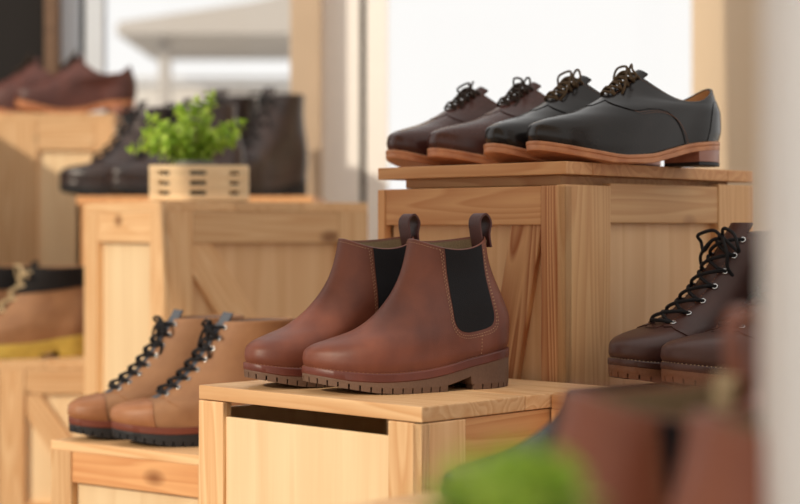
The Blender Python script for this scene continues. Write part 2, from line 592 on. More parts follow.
def ribbon(bm, P, wdir, width, thick):
    pts = crspline(P, 6); wd = Vector(wdir).normalized(); R = []
    for i, p in enumerate(pts):
        d = (pts[min(i+1, len(pts)-1)]-pts[max(i-1, 0)]).normalized(); nn = d.cross(wd).normalized()
        R.append([bm.verts.new(p+wd*sx*width/2+nn*sn*thick/2) for sx, sn in ((-1, -1), (1, -1), (1, 1), (-1, 1))])
    for A, B in zip(R, R[1:]):
        for k in range(4): bm.faces.new((A[k], A[(k+1) % 4], B[(k+1) % 4], B[k]))
    bm.faces.new(R[0][::-1]); bm.faces.new(R[-1])


def lug_sole(U, root, sp, mid_mat, out_mat, mid_th=.008, mid_n='midsole', lugdepth=.0055, expand=.0045, stitch=None, heel_y=.082):
    ft = lambda y: interp(sp['feather'], y)
    zg = lambda y: interp([(0, .0), (.17, .0), (.215, .0015), (.25, .006), (.295, .0135)], y)
    def zb2(y):
        if y < heel_y: return zg(y)+lugdepth
        if y < heel_y+.003: return zg(y)+lugdepth+.009
        return zg(y)+lugdepth+interp([(heel_y, .009), (.135, 0), (.3, 0)], y)
    olm = outline(U, expand); olo = outline(U, expand-.0008)
    bm = bmesh.new(); slab(bm, olm, lambda y: ft(y)+.0015, lambda y: min(ft(y), max(ft(y)-mid_th, zb2(y)+.003)))
    obj(mid_n, bm, mid_mat, root)
    bm = bmesh.new(); slab(bm, olo, lambda y: max(ft(y)-mid_th, zb2(y)+.003)+.0003, zb2, bev=.0006)
    lugs(bm, olo, zb2, lugdepth, skip=(heel_y+.001, heel_y+.036))
    obj('outsole', bm, out_mat, root)
    if stitch:
        bm = bmesh.new(); ol = outline(U, expand-.002, 200); m = len(ol)
        acc = 0; on = None
        for i in range(m):
            a, b = ol[i], ol[(i+1) % m]; l = (b-a).length
            if a.y < .05: continue
            acc += l
            if acc > .004:
                acc = 0; d = (b-a).normalized(); c = a
                dash_geo(bm, Vector((c.x-d.x*.0013, c.y-d.y*.0013, ft(c.y)+.0019)), Vector((c.x+d.x*.0013, c.y+d.y*.0013, ft(c.y+d.y*.0013)+.0019)), .0006)
        obj('welt_stitching', bm, stitch, root)


CHEL = dict(L=.284,
    F=[(0, .284, .026), (.05, .2875, .034), (.11, .286, .043), (.18, .275, .0515), (.26, .255, .058), (.36, .226, .066), (.46, .200, .079), (.56, .180, .096), (.66, .166, .113), (.77, .157, .130), (.88, .151, .147), (1, .147, .163)],
    B=[(0, .008, .040), (.1, .003, .052), (.3, .002, .074), (.5, .0125, .098), (.7, .0265, .123), (.85, .035, .144), (1, .0395, .166)],
    m=[(0, 1), (.07, 1.05), (.15, 1.04), (.25, 1.0), (.5, .9), (1, .9)],
    k=[(0, 0), (.2, .06), (.4, .45), (.6, .9), (.75, 1), (1, 1)],
    W=[(0, .040), (.4, .041), (.6, .037), (.75, .0345), (1, .0365)],
    sag=[(0, 0), (.7, 0), (1, .013)], far_sag=.35,
    feather=[(0, .041), (.03, .0395), (.08, .033), (.12, .0265), (.16, .0222), (.21, .0205), (.25, .0225), (.29, .027)], toe_pow=.86)


def chelsea(root, med, leath='chelsea', loop='loop', lw=.027, lh=0, tab=False):
    U = Upper(CHEL, med); sp = CHEL
    obj('upper', upper_mesh(U), M[leath], root)
    obj('lining', lining_mesh(U), M['lining'], root)
    gs = bmesh.new()
    # gore outline in side view (y, z)
    for side in (1, -1):
        back = smooth_path([(.058, .152), (.0555, .140), (.052, .118), (.047, .096), (.044, .080), (.047, .071), (.055, .0665), (.070, .0635), (.087, .062), (.100, .065), (.1075, .074), (.110, .092), (.112, .12), (.114, .14), (.116, .153)], 4)
        at_ = [U.inv(side, y, z) for y, z in back]
        at_ = [(a, min(t, 1.0)) for a, t in at_]
        top0, top1 = at_[-1][0], at_[0][0]
        nn = 8
        top = [(top0+(top1-top0)*i/nn, .996) for i in range(nn+1)]
        poly = at_[1:-1]+[(top0, .996)]+top[1:]
        obj_ = pobj('elastic_gore', patch(U, side, poly, .0006, .002, .018), M['gore'], root)
        grow = []
        cy, cz = .082, .110
        for (y, z) in back:
            dy, dz = y-cy, z-cz; l = math.hypot(dy/.03, dz/.045)
            grow.append(U.inv(side, y+(dy)*.09, z+min(dz, 0)*.075 if z < .12 else z))
        # raised leather border around the gore
        for off in (0.0,):
            stitches(gs, U, side, grow, off=.0009)
        g2 = []
        for (y, z) in back:
            dy, dz = y-cy, z-cz
            g2.append(U.inv(side, y+(dy)*.16, z+min(dz, 0)*.13 if z < .12 else z))
        stitches(gs, U, side, g2, off=.0007)
        # side seam below the gore down to the sole
        seam = [U.inv(side, .066+.002*i/6, .059-.026*i/6) for i in range(6)]
        stitches(gs, U, side, seam, off=.0007)
        # top line stitching over the front and back panels
        a0 = top0+.03
        stitches(gs, U, side, [(a0+(1-a0)*i/14, .975) for i in range(15)], off=.0007)
        a1 = top1-.03
        stitches(gs, U, side, [(a1*i/8, .975) for i in range(9)], off=.0007)
    obj('stitching', gs, M['thread'], root)
    bm = bmesh.new()
    y0 = CHEL['B'][-1][1]
    ribbon(bm, [(0, y0-.0055, .154), (0, y0-.0035, .162), (0, y0-.003, .170), (0, y0-.005, .182+lh), (0, y0+.0025, .1905+lh), (0, y0+.011, .184+lh), (0, y0+.010, .170), (0, y0+.005, .150)], (1, 0, 0), lw, .0022)
    obj('pull_loop', bm, M[loop], root)
    if tab:
        bm = bmesh.new(); ribbon(bm, [(0, y0+.018, .148), (0, y0+.017, .155), (0, y0+.016, .162), (0, y0+.014, .168)], (1, 0, 0), .017, .003)
        obj('size_tab', bm, M['lace_cream'], root)
    lug_sole(U, root, sp, M['midsole_red'], M['rubber_brown'], stitch=M['thread_brown'])
    return U


def add_eyelet(parent, U, side, a, t, off, r=.0034):
    p = U.P(side, a, t, off); n = U.N(side, a, t)
    me = EYE.get(r)
    if me is None:
        bm = bmesh.new(); rr = []
        for i in range(14):
            al = 2*PI*i/14; rr.append([])
            for j in range(6):
                be = 2*PI*j/6; R = r*.74+r*.26*math.cos(be)
                rr[-1].append(bm.verts.new((R*math.cos(al), R*math.sin(al), r*.26*math.sin(be))))
        for i in range(14):
            for j in range(6):
                bm.faces.new((rr[i][j], rr[(i+1) % 14][j], rr[(i+1) % 14][(j+1) % 6], rr[i][(j+1) % 6]))
        me = bpy.data.meshes.new('eyelet'); bmesh.ops.recalc_face_normals(bm, faces=bm.faces); bm.to_mesh(me); bm.free()
        for q in me.polygons: q.use_smooth = True
        me.materials.append(M['metal']); EYE[r] = me
    o = link('eyelet', me, None, parent)
    o.matrix_local = Matrix.Translation(p) @ n.to_track_quat('Z', 'Y').to_matrix().to_4x4()
    return o


EYE = {}


def tongue_mesh(U, t0, t1, aw, off, n=24):
    bm = bmesh.new(); R = []
    for j in range(n+1):
        t = t0+(t1-t0)*j/n; row = []
        wf = min(1, .5+.5*(j/n)*3)
        for i in range(-10, 11):
            side = 1 if i >= 0 else -1; a = 1-(1-U.ad(side, t, aw*wf))*abs(i)/10
            p = U.P(side, a, t, off)
            row.append(p)
        R.append(row)
    for lay, o2 in ((0, 0), (1, -.003)):
        pass
    top = [[bm.verts.new(p) for p in r] for r in R]
    bot = []
    for j, r in enumerate(R):
        t = t0+(t1-t0)*j/n
        bot.append([bm.verts.new(p-U.N(1 if i >= 10 else -1, 1-abs(i-10)/10*.1, min(t, 1))*.0025) for i, p in enumerate(r)])
    for A in (top, bot):
        for j in range(n):
            for i in range(20): bm.faces.new((A[j][i], A[j][i+1], A[j+1][i+1], A[j+1][i]))
    for j in range(n):
        bm.faces.new((top[j][0], top[j+1][0], bot[j+1][0], bot[j][0])); bm.faces.new((top[j][20], bot[j][20], bot[j+1][20], top[j+1][20]))
    for i in range(20): bm.faces.new((top[n][i], bot[n][i], bot[n][i+1], top[n][i+1]))
    return bm


DERBY = dict(L=.284,
    F=[(0, .284, .023), (.05, .2885, .032), (.12, .287, .042), (.2, .277, .0505), (.3, .257, .0570), (.42, .229, .0635), (.54, .204, .0720), (.66, .184, .0820), (.78, .166, .0925), (.88, .153, .1005), (1, .140, .109)],
    B=[(0, .008, .030), (.2, .002, .045), (.45, .0025, .062), (.7, .0085, .079), (.9, .013, .091), (1, .0155, .0965)],
    m=[(0, 1), (.08, 1.03), (.18, 1.02), (.3, .98), (.6, .9), (1, .85)],
    k=[(0, 0), (.25, .05), (.45, .35), (.7, .8), (1, 1)],
    W=[(0, .040), (.5, .040), (.75, .0350), (1, .0335)],
    sag=[(0, 0), (.4, 0), (.6, .004), (.8, .014), (1, .027)],
    feather=[(0, .0295), (.03, .0285), (.07, .0255), (.11, .018), (.15, .0105), (.19, .0085), (.23, .0135), (.26, .0190), (.29, .0255)], toe_pow=.80)


def bow(bm, U, t, rr, seedv, ends=True, size=1.0, base_off=.004):
    rnd = random.Random(seedv)
    K = U.P(1, 1, t, base_off+.003); up = U.N(1, 1, t); fw = (U.S(1, 1, t-.03)-U.S(1, 1, t)).normalized()
    X = Vector((1, 0, 0))
    # knot
    add_tube(bm, [K+X*.006-fw*.003, K+up*.004, K-X*.006+fw*.003, K-up*.001, K+X*.005], rr*1.35, 7, 5)
    for s in (1, -1):
        j = lambda q: rnd.uniform(-q, q)
        p = [K, K+X*s*.012*size+up*(.010+j(.003))*size-fw*.004, K+X*s*.030*size+up*(.010+j(.004))*size+fw*(.004+j(.006)), K+X*s*.040*size-up*(.003+j(.003))*size+fw*(.008+j(.006)),
             K+X*s*.032*size-up*.008*size+fw*(.012+j(.004)), K+X*s*.014*size+up*.001*size+fw*.006, K]
        add_tube(bm, p, rr, 7, 6)
        if ends:
            q = [K, K+X*s*.012*size+up*.003+fw*.008, K+X*s*(.022+j(.004))*size-up*(.002)*size+fw*(.022+j(.004)), K+X*s*(.030+j(.006))*size-up*(.012+j(.003))*size+fw*(.034+j(.006)), K+X*s*(.031+j(.006))*size-up*(.020+j(.003))*size+fw*(.040+j(.006))]
            add_tube(bm, q, rr, 7, 6)


def derby(root, med, leath, lace, seedv=1, hi=True, free_ends=True, slip=False):
    U = Upper(DERBY, med); sp = DERBY
    obj('upper', upper_mesh(U), M[leath], root)
    obj('lining', lining_mesh(U), M['lining_tan'], root)
    if not slip: obj('tongue', tongue_mesh(U, .50, 1.08, .016, .0008), M[leath], root)
    st = bmesh.new()
    for side in (1, -1):
        # quarter: facing edge close to the midline, curved seam down to the sole
        low = smooth_path([(.186, .066), (.170, .062), (.150, .0645), (.128, .0640), (.108, .0565), (.094, .042), (.087, .026)], 5)
        lo_at = [U.inv(side, y, z) for y, z in low[2:]]
        face = [(U.ad(side, t, .0085), t) for t in (.99, .93, .85, .76, .68, .60)]
        poly = face+lo_at+[(lo_at[-1][0], .012)]+[(lo_at[-1][0]*(1-i/10), .012) for i in range(1, 11)]+[(0, i/10*.995) for i in range(1, 11)]+[(face[0][0]*i/14, .995) for i in range(1, 14)]
        pobj('quarter', patch(U, side, poly, .0013, .002, .024), M[leath], root)
        if hi:
            s1 = [(face[i][0]-.03, face[i][1]) for i in range(1, 5)]+[U.inv(side, y-.0035, z-.0022) for y, z in low[4:]]
            stitches(st, U, side, s1, off=.0019, dash=.0018, gap=.0012, r=.0004)
            s2 = [U.inv(side, y-.0065, z-.0042) for y, z in low[5:]]
            stitches(st, U, side, s2, off=.0019, dash=.0018, gap=.0012, r=.0004)
            stitches(st, U, side, [(.9*i/20, .955) for i in range(21)], off=.0019, dash=.0018, gap=.0012, r=.0004)
        cp = [(0, .02), (0, .74)]+[U.inv(side, y, z) for y, z in smooth_path([(.010, .078), (.022, .079), (.033, .070), (.041, .052), (.048, .034)], 4)]
        cp += [(cp[-1][0], .02)]
        pobj('heel_counter', patch(U, side, cp, .0022, .0012, .024), M[leath], root)
    if hi: obj('stitching', st, M['thread_brown'], root)
    else: st.free()
    # laces: five bars over the throat
    bm = bmesh.new(); es = [.66, .735, .81, .885, .96]
    D = lambda sd, t, d: U.ad(sd, t, d)
    for i, t in enumerate(es):
        add_tube(bm, [U.P(1, D(1, t, .0145), t, .0012), U.P(1, D(1, t, .011), t, .0040), U.P(1, D(1, t, .005), t+.006, .0054), U.P(1, 1, t, .0058), U.P(-1, D(-1, t, .005), t-.006, .0054), U.P(-1, D(-1, t, .011), t, .0040), U.P(-1, D(-1, t, .0145), t, .0012)], .0017, 7, 5)
        if i < 4:
            t2 = es[i+1]
            for s in (1, -1):
                add_tube(bm, [U.P(s, D(s, t, .014), t, .0025), U.P(s, D(s, t, .009), t*.7+t2*.3, .006), U.P(s, 1, t*.5+t2*.5, .0082), U.P(-s, D(-s, t2, .009), t*.2+t2*.8, .0066), U.P(-s, D(-s, t2, .014), t2, .0025)], .0016, 7, 5)
    bow(bm, U, .97, .0015, seedv, free_ends, .6)
    if slip: bm.free()
    else: obj('laces', bm, M[lace], root)
    # leather sole
    ft = lambda y: interp(sp['feather'], y)
    bm = bmesh.new(); slab(bm, outline(U, .0050), lambda y: ft(y)+.0012, lambda y: ft(y)-.003, bev=.0008); obj('welt', bm, M['sole_tan'], root)
    zb = lambda y: max(ft(y)-.0095, 0.0004)
    bm = bmesh.new(); slab(bm, outline(U, .0046), lambda y: ft(y)-.003, zb, bev=.0008); obj('sole', bm, M['sole_tan'], root)
    olh = outline(U, .0042)
    bm = bmesh.new(); slab(bm, olh, lambda y: max(ft(y)-.0084, 0.003), lambda y: .0045, ymin=-1, ymax=.066, bev=.0006); obj('heel', bm, M['heel_stack'], root)
    bm = bmesh.new(); slab(bm, olh, lambda y: .0045, lambda y: .0, ymin=-1, ymax=.066, bev=.0006); obj('heel_tip', bm, M['rubber_black'], root)
    bm = bmesh.new(); ol = outline(U, .003, 240); acc = 0
    for i in range(len(ol)):
        a, b = ol[i], ol[(i+1) % len(ol)]; acc += (b-a).length
        if acc > .0031:
            acc = 0; d = (b-a).normalized()
            dash_geo(bm, Vector((a.x-d.x*.001, a.y-d.y*.001, ft(a.y)+.0015)), Vector((a.x+d.x*.001, a.y+d.y*.001, ft(a.y)+.0015)), .0005)
    obj('welt_stitching', bm, M['thread'], root)
    return U


BOOT = dict(L=.284,
    F=[(0, .283, .030), (.05, .2875, .037), (.11, .2865, .046), (.18, .277, .0545), (.26, .257, .0600), (.35, .234, .0640), (.45, .214, .0725), (.56, .194, .087), (.68, .175, .107), (.8, .158, .129), (.9, .145, .148), (1, .133, .168)],
    B=[(0, .008, .040), (.1, .003, .052), (.3, .002, .076), (.5, .009, .102), (.7, .0165, .128), (.85, .020, .150), (1, .021, .170)],
    m=[(0, 1), (.07, 1.05), (.15, 1.06), (.25, 1.02), (.5, .9), (1, .9)],
    k=[(0, 0), (.2, .06), (.4, .42), (.6, .9), (.75, 1), (1, 1)],
    W=[(0, .040), (.4, .042), (.6, .038), (.75, .037), (1, .0405)],
    sag=[(0, 0), (1, 0)],
    feather=[(0, .040), (.03, .039), (.08, .034), (.12, .029), (.16, .0262), (.21, .0252), (.25, .0270), (.29, .0315)], toe_pow=.84)


BOOT_B = dict(BOOT)
BOOT_B['F'] = [(0, .283, .030), (.05, .2875, .037), (.11, .2865, .046), (.18, .277, .0545), (.26, .257, .0600), (.35, .232, .0640), (.45, .206, .0715), (.56, .181, .086), (.68, .158, .107), (.8, .138, .130), (.9, .123, .150), (1, .108, .170)]
BOOT_B['B'] = [(0, .008, .040), (.1, .003, .052), (.3, .002, .076), (.5, .007, .102), (.7, .009, .128), (.85, .006, .150), (1, .000, .172)]


def laceboot(root, med, leath, lace, mid, out, seedv=1, collar=None, cap=None, eyes=7, welt_st='thread', lo=False, lining='lining', mid_th=.008, lug=.0055, mid_n='midsole', spec=None, sc=1.0, bowsize=1.0, free_ends=True, band=None):
    sp = spec or BOOT; U = Upper(sp, med)
    obj('upper', upper_mesh(U, *((28, 36) if lo else (40, 56))), M[leath], root)
    obj('lining', lining_mesh(U), M[collar or lining], root)
    obj('tongue', tongue_mesh(U, .36, 1.06, .021, .0008, 14 if lo else 24), M[collar or leath], root)
    st = bmesh.new(); cen = []
    for side in (1, -1):
        low = [(U.ad(side, .39, .013), .39), (U.ad(side, .365, .019), .365), (U.ad(side, .365, .027), .365)]+[U.inv(side, y, z) for y, z in smooth_path([(.206, .055), (.200, .045), (.196, .034)], 4)]
        face = [(U.ad(side, t, .0125 if t < .8 else .0125+(t-.8)*.02), t) for t in (.995, .9, .8, .7, .6, .5, .43)]
        poly = face+low+[(low[-1][0], .012)]+[(low[-1][0]*(1-i/10), .012) for i in range(1, 11)]+[(0, i/10*.995) for i in range(1, 11)]+[(face[0][0]*i/14, .995) for i in range(1, 14)]
        pobj('quarter', patch(U, side, poly, .0016, .002, .03 if lo else .024), M[leath], root)
        if not lo:
            stitches(st, U, side, [(a-.02, t) for a, t in face[1:]]+[(low[0][0]-.03, low[0][1]+.01), (low[1][0]-.02, low[1][1]+.02)]+[(a-.012, t+.012) for a, t in low[3:]], off=.0021)
            stitches(st, U, side, [(.85*i/16, .965) for i in range(17)], off=.0021)
            stitches(st, U, side, [U.inv(side, y, z) for y, z in smooth_path([(.028, .165), (.032, .13), (.030, .10), (.040, .08), (.065, .066), (.085, .05), (.09, .036)], 4)], off=.0021)
    if band:
        for side in (1, -1):
            a1 = U.ad(side, .9, .014)
            pobj('collar', patch(U, side, [(a1*i/14, .74) for i in range(15)]+[(a1, .87)]+[(a1*(1-i/14), .998) for i in range(15)]+[(0, .87)], .0040, .004, .03), M[band], root)
    if cap:
        for side in (1, -1):
            line = [U.inv(side, y, z) for y, z in smooth_path([(.2385, .0620), (.240, .055), (.241, .046), (.239, .034)], 4)][1:]
            f0 = .325
            poly = [(1, f0), (.94, f0-.002)]+[p for p in line if p[0] < .93]+[(line[-1][0], .012), ((line[-1][0]+1)/2, .012), (1, .012)]
            pobj('toe_cap', patch(U, side, poly, .0016, .002, .024), M[cap], root)
            if not lo: stitches(st, U, side, [(1, f0-.012), (.94, f0-.014)]+[(a+.01, t-.002) for a, t in poly[2:-3]], off=.0021)
    if lo: st.free()
    else: obj('stitching', st, M['thread_brown'], root)
    ts = [.405+(.955-.405)*i/(eyes-1) for i in range(eyes)]
    E = lambda sd, t, d=.0215: U.ad(sd, t, d)
    if not lo:
        for side in (1, -1):
            for t in ts: add_eyelet(root, U, side, E(side, t), t, .0024, .0041)
    bm = bmesh.new()
    lr = .0022
    add_tube(bm, [U.P(1, E(1, ts[0]), ts[0], .0015), U.P(1, E(1, ts[0], .012), ts[0], .005), U.P(1, 1, ts[0], .0055), U.P(-1, E(-1, ts[0], .012), ts[0], .005), U.P(-1, E(-1, ts[0]), ts[0], .0015)], lr, 7, 5)
    for i in range(eyes-1):
        t, t2 = ts[i], ts[i+1]
        for s in (1, -1):
            w = .002 if s > 0 else 0
            add_tube(bm, [U.P(s, E(s, t), t, .0012), U.P(s, E(s, t, .012), t*.85+t2*.15, .0055+w), U.P(s, 1, (t+t2)/2, .0075+w), U.P(-s, E(-s, t2, .012), t2*.8+t*.2, .0065+w), U.P(-s, E(-s, t2, .0190), t2, .0040), U.P(-s, E(-s, t2), t2, .0012)], lr, 7, 5)
    bow(bm, U, .95, .0021, seedv, free_ends, bowsize, .006)
    obj('laces', bm, M[lace], root)
    lug_sole(U, root, sp, M[mid], M[out], stitch=M[welt_st] if welt_st else None, mid_th=mid_th, lugdepth=lug, mid_n=mid_n)
    return U


def shoe_at(name, label, cat, T, z, phi, group=None, sc=(.9, .9, 1)):
    """T = toe tip in plan; phi = angle between the toe direction and the line of sight"""
    d = Vector((-math.sin(phi), -math.cos(phi), 0)); H = Vector((T[0], T[1], 0))-d*.292*sc[1]
    o = thing(name, label, cat, (H.x, H.y, z), PI-phi, group); o.scale = sc
    return o


def beside(T, px2, phi, gap):
    """toe of the next shoe in a row, parallel to the first, gap away; its toe shows at column px2"""
    d = Vector((-math.sin(phi), -math.cos(phi))); n = Vector((math.cos(phi), -math.sin(phi)))
    q = Vector((T[0], T[1]))-n*gap; k = (px2-400)/FPX
    f = (k*q.y-q.x)/(d.x-k*d.y)
    return q+d*f


def toe(px, Y): return Vector(((px-400)/FPX*Y, Y))


R = math.radians
Z_LOW = CH-.173; Z_TALL = CH+.0787; Z_TAN = CH-.290; Z_MID = CH+.0495

# ------------------------------------------------------------ crates
def crate(label, corner, alpha, a, b, ztop, lidt=.016, mats=('pine', 'ply', 'pine'), faceR=None, faceL=None, lid_over=.0, dz=(0, 0, 0, 0), sub=None, lid_parts=None, gap=.0, group='pine crates of the display', zbot=0.0, bodydz=(0, 0, 0)):
    """corner: near corner of the lid top in plan; local x runs along the right face, y along the left face"""
    root = thing('wooden_crate', label, 'crate', (corner[0], corner[1], zbot), alpha, group)
    H = ztop-zbot; fr, pl, ld = mats; ft = .013
    zt = H-lidt-gap                               # top of the body
    # lid boards run along y; corner heights dz = near, right, back, left
    x = -lid_over; parts = lid_parts or [b/3]*3
    tot = sum(parts); parts = [p/tot*(b+2*lid_over) for p in parts]
    for w in parts:
        bm = bmesh.new(); add_box(bm, (0, 0, 0), (a+2*lid_over, w-.0006, lidt), None, .0014)
        for v in bm.verts:                        # board-local: X along y, Y along -x
            yy = (v.co.x+a/2)/a; xx = (x+w/2-v.co.y)/b
            v.co.z += dz[0]*(1-xx)*(1-yy)+dz[1]*xx*(1-yy)+dz[2]*xx*yy+dz[3]*(1-xx)*yy
        o = obj('lid_board', bm, M[ld], root, smooth=False)
        o.matrix_local = Matrix.Translation((x+w/2, a/2, H-lidt/2)) @ Matrix(((0, -1, 0), (1, 0, 0), (0, 0, 1))).to_4x4()
        x += w
    if sub:
        s0, s1, sth = sub
        board(root, 'lid_batten', (b/2+.002, a/2, H-lidt-sth/2), (0, 1, 0), a-2*s0, (1, 0, 0), b-2*s1, sth, M['pine_warm'])
    def face(which, length, spec):
        # s axis along the face, n outward
        S = Vector((1, 0, 0)) if which == 'R' else Vector((0, 1, 0))
        Nn = Vector((0, -1, 0)) if which == 'R' else Vector((-1, 0, 0))
        w0, w1 = spec.get('stiles', (.05, .05)); rh = spec.get('rail', .045); e = ft if which == 'L' else 0
        m0, m1 = spec.get('smats', (fr, fr)); zr = lambda s: bodydz[0]+(bodydz[1 if which == 'R' else 2]-bodydz[0])*s/length
        def bd(name, s, z, ln, wd, vert, mat, depth=0, th=ft, ang=None):
            c = S*s+Vector((0, 0, z))-Nn*(th/2+depth)
            ax = Vector((0, 0, 1)) if vert else S; wv = S if vert else Vector((0, 0, 1))
            if ang is not None:
                ax = (S*ang[0]+Vector((0, 0, ang[1]))).normalized(); wv = Nn.cross(ax)
            return board(root, name, c, ax, ln, wv, wd, th, M[mat])
        drop = spec.get('stile_drop', 0)
        h0 = zt+zr(w0/2)
        bd('stile', w0/2, h0/2, h0, w0, True, m0)
        h1 = zt+zr(length-w1/2)
        bd('stile', length-w1/2, h1/2, h1, w1, True, m1)
        rz = zt-spec.get('rail_drop', 0)-rh/2+zr(length/2)
        rm = spec.get('rmat', fr)
        if rh > 0:
            ln = length-w0-w1-.0012
            c = S*((w0+length-w1)/2)+Vector((0, 0, rz))-Nn*(ft/2+.0015)
            bd('rail', (w0+length-w1)/2, rz, ln, rh, False, rm, depth=.0015)
        bd('rail', (w0+length-w1)/2, rh/2+.02 if rh > 0 else .05, length-w0-w1-.0012, max(rh, .05), False, fr, depth=.0015)
        pt = zt-spec.get('panel_drop', .004)
        bd('panel', length/2, pt/2, pt-.004, length-.03, True, spec.get('pmat', pl), depth=ft+spec.get('pdepth', .0), th=.006)
        for (s0, z0, s1, z1, wd) in spec.get('braces', []):
            ln = math.hypot(s1-s0, z1-z0)
            bd('brace', (s0+s1)/2, (z0+z1)/2, ln, wd, False, spec.get('bmat', fr), depth=.0045, th=.0085, ang=(s1-s0, z1-z0))
    face('R', b, faceR or {}); 
    # left face sits behind the right face's stile edge
    face('L', a, faceL or {})
    # the two far faces, plain panelled
    board(root, 'panel', (b-.006, a/2, zt/2-.004), (0, 0, 1), zt-.012, (0, 1, 0), a-.002, .008, M[pl])
    board(root, 'panel', (b/2, a-.006, zt/2-.004), (0, 0, 1), zt-.012, (1, 0, 0), b-.03, .008, M[pl])
    return root


# centre crate that carries the chelsea boots
pc = at(421.5, 1.66)
crate('sunlit pine crate at front centre carrying brown ankle boots', (pc.x, pc.y), R(46), .342, .306, Z_LOW, .0155,
      mats=('pine', 'ply', 'pine'), lid_parts=(.16, .09, .06), gap=.001,
      faceL=dict(stiles=(.046, .042), rail=0, panel_drop=.014, pdepth=-.008, pmat='ply'),
      faceR=dict(stiles=(.065, .045), rail=.05, rmat='pine_warm', pmat='ply'))
# tall crate with the derby shoes
pt_ = at(565.5, 1.94)
crate('tallest pine crate, behind the front one, carrying polished lace shoes', (pt_.x, pt_.y), R(47), .297, .405, Z_TALL, .0148,
      mats=('pine_warm', 'ply_warm', 'pine_warm'), lid_parts=(.052, .29, .062), dz=(0, -.0014, -.0014, -.0006), sub=(.026, .022, .012), gap=.0125,
      bodydz=(0, .0078, -.001),
      faceL=dict(stiles=(.036, .012), smats=('pine_grain', 'pine_warm'), rail=.045, braces=[(.056, Z_TALL-.05, .17, .10, .045)], bmat='pine_grain', pmat='ply_warm'),
      faceR=dict(stiles=(.088, .083), rail=.047, smats=('pine_mid', 'pine_mid'), rmat='pine_mid'))
# crate with tan boots
u = Vector((-.81, .59)); pl_ = at(50.5, 2.35)
pn = Vector((pl_.x, pl_.y))-u*.40
crate('low pine crate at lower left carrying tan lace-up boots', (pn.x, pn.y), R(54), .40, .34, Z_TAN, .013,
      faceL=dict(stiles=(.125, .040), rail=.042, rmat='pine_warm'), lid_parts=(.17, .17))
# middle-left crate carrying the plant
pm = at(166, 2.9)
crate('pine crate at left carrying a green plant in a slatted planter', (pm.x, pm.y), R(30), .413, .394, Z_MID, .017,
      faceL=dict(stiles=(.075, .07), rail=.055),
      faceR=dict(stiles=(.05, .06), rail=.055, braces=[(.05, .60, .30, .22, .06)], pmat='ply_warm'))
# crate behind at far left, low
p1 = at(-6, 3.42)
crate('low pine crate at far left edge carrying yellow-soled boots', (p1.x, p1.y), R(6), .30, .30, CH-(361-230)/FPX*3.42, .018,
      faceR=dict(stiles=(.06, .05), rail=.05, braces=[(.06, .29, .22, .06, .05)]))
# back crate with dark shoes
p2 = at(76, 3.86)
crate('shaded pine crate at back left carrying dark boots and shoes', (p2.x, p2.y), R(0), .74, .54, CH+(230-196)/FPX*3.86, .018, mats=('pine_warm', 'ply_warm', 'pine_warm'),
      faceR=dict(stiles=(.07, .07), rail=.06))
# tall far-left crate
p3 = at(-50, 4.48)
crate('tall pine crate at back left corner carrying reddish brown shoes', (p3.x, p3.y), R(2), .36, .43, CH+(230-113)/FPX*4.48, .018, mats=('pine', 'ply', 'pine'),
      faceR=dict(stiles=(.228, .05), rail=.08), faceL=dict(stiles=(.05, .05), rail=.06))
# right crate with the dark brown boots, touching the tall crate's right face
p4 = at(640, 1.68)
crate('shaded pine crate at right carrying dark brown lace-up boots', (.2535, 1.712), R(46), .13, .42, Z_LOW-.001, .0155, mats=('pine_warm', 'ply_warm', 'pine_warm'),
      lid_parts=(.14, .14, .14), faceR=dict(stiles=(.05, .05), rail=.05))

# ------------------------------------------------------------ footwear placement
def row(name, cat, ph, z, first, pxs, gap, labels, group, build, sc=(.9, .9, 1), med0=-1):
    T = toe(*first)
    for i, lb in enumerate(labels):
        if i: T = beside(T, pxs[i-1], ph, gap if not isinstance(gap, (list, tuple)) else gap[i-1])
        o = shoe_at(name, lb, cat, T, z, ph, group[i] if isinstance(group, list) else group, sc)
        build(i, o, med0 if i % 2 == 0 else -med0)


row('chelsea_boot', 'boot', R(62), Z_LOW+.0002, (307, 1.79), (239,), .100,
    ('brown leather ankle boot with black elastic side, nearer one on centre crate', 'brown leather ankle boot with black elastic side, farther one behind its twin'),
    'brown elastic-sided ankle boots on the centre crate', lambda i, o, m: chelsea(o, m), sc=(.9, .85, 1), med0=1)
row('chelsea_boot', 'boot', R(67), CH-.236, (296, .715), (392,), -.106,
    ('blurred brown ankle boot in foreground, left one behind the green leaves', 'blurred brown ankle boot in foreground, right one against the white wall'),
    'blurred brown ankle boots in the near foreground', lambda i, o, m: chelsea(o, m, 'chelsea2', 'chelsea2', .014, .008, i == 0), med0=-1)
BG = ['polished black lace shoes on the tall crate']*2+['dark burgundy lace shoes on the tall crate']*2
row('derby_shoe', 'shoe', R(61), Z_TALL-.0009, (535, 1.975), (481, 434, 383), (.095, .108, .095),
    ('black polished lace-up shoe, nearest the camera on the tall crate', 'black polished lace-up shoe, second from the right on tall crate',
     'dark burgundy lace-up shoe, third from the right on tall crate', 'dark burgundy lace-up shoe, leftmost on the tall crate'), BG,
    lambda i, o, m: derby(o, m, 'derby_black' if i < 2 else 'derby_brown', 'lace_olive' if i < 2 else 'lace_brown', (3, 5, 8, 11)[i]), sc=(.9, .925, 1), med0=1)
def black_shoe(i, o, m):
    chelsea(o, m, 'black_gloss', 'black_gloss')
    for c in list(o.children):
        if c.name.startswith(('midsole', 'outsole')): c.data.materials[0] = M['rubber_black']
        if c.name.startswith('lining'): c.data.materials[0] = M['dark_lining']
        if c.name.startswith(('pull_loop', 'stitching', 'welt_st')): bpy.data.objects.remove(c)


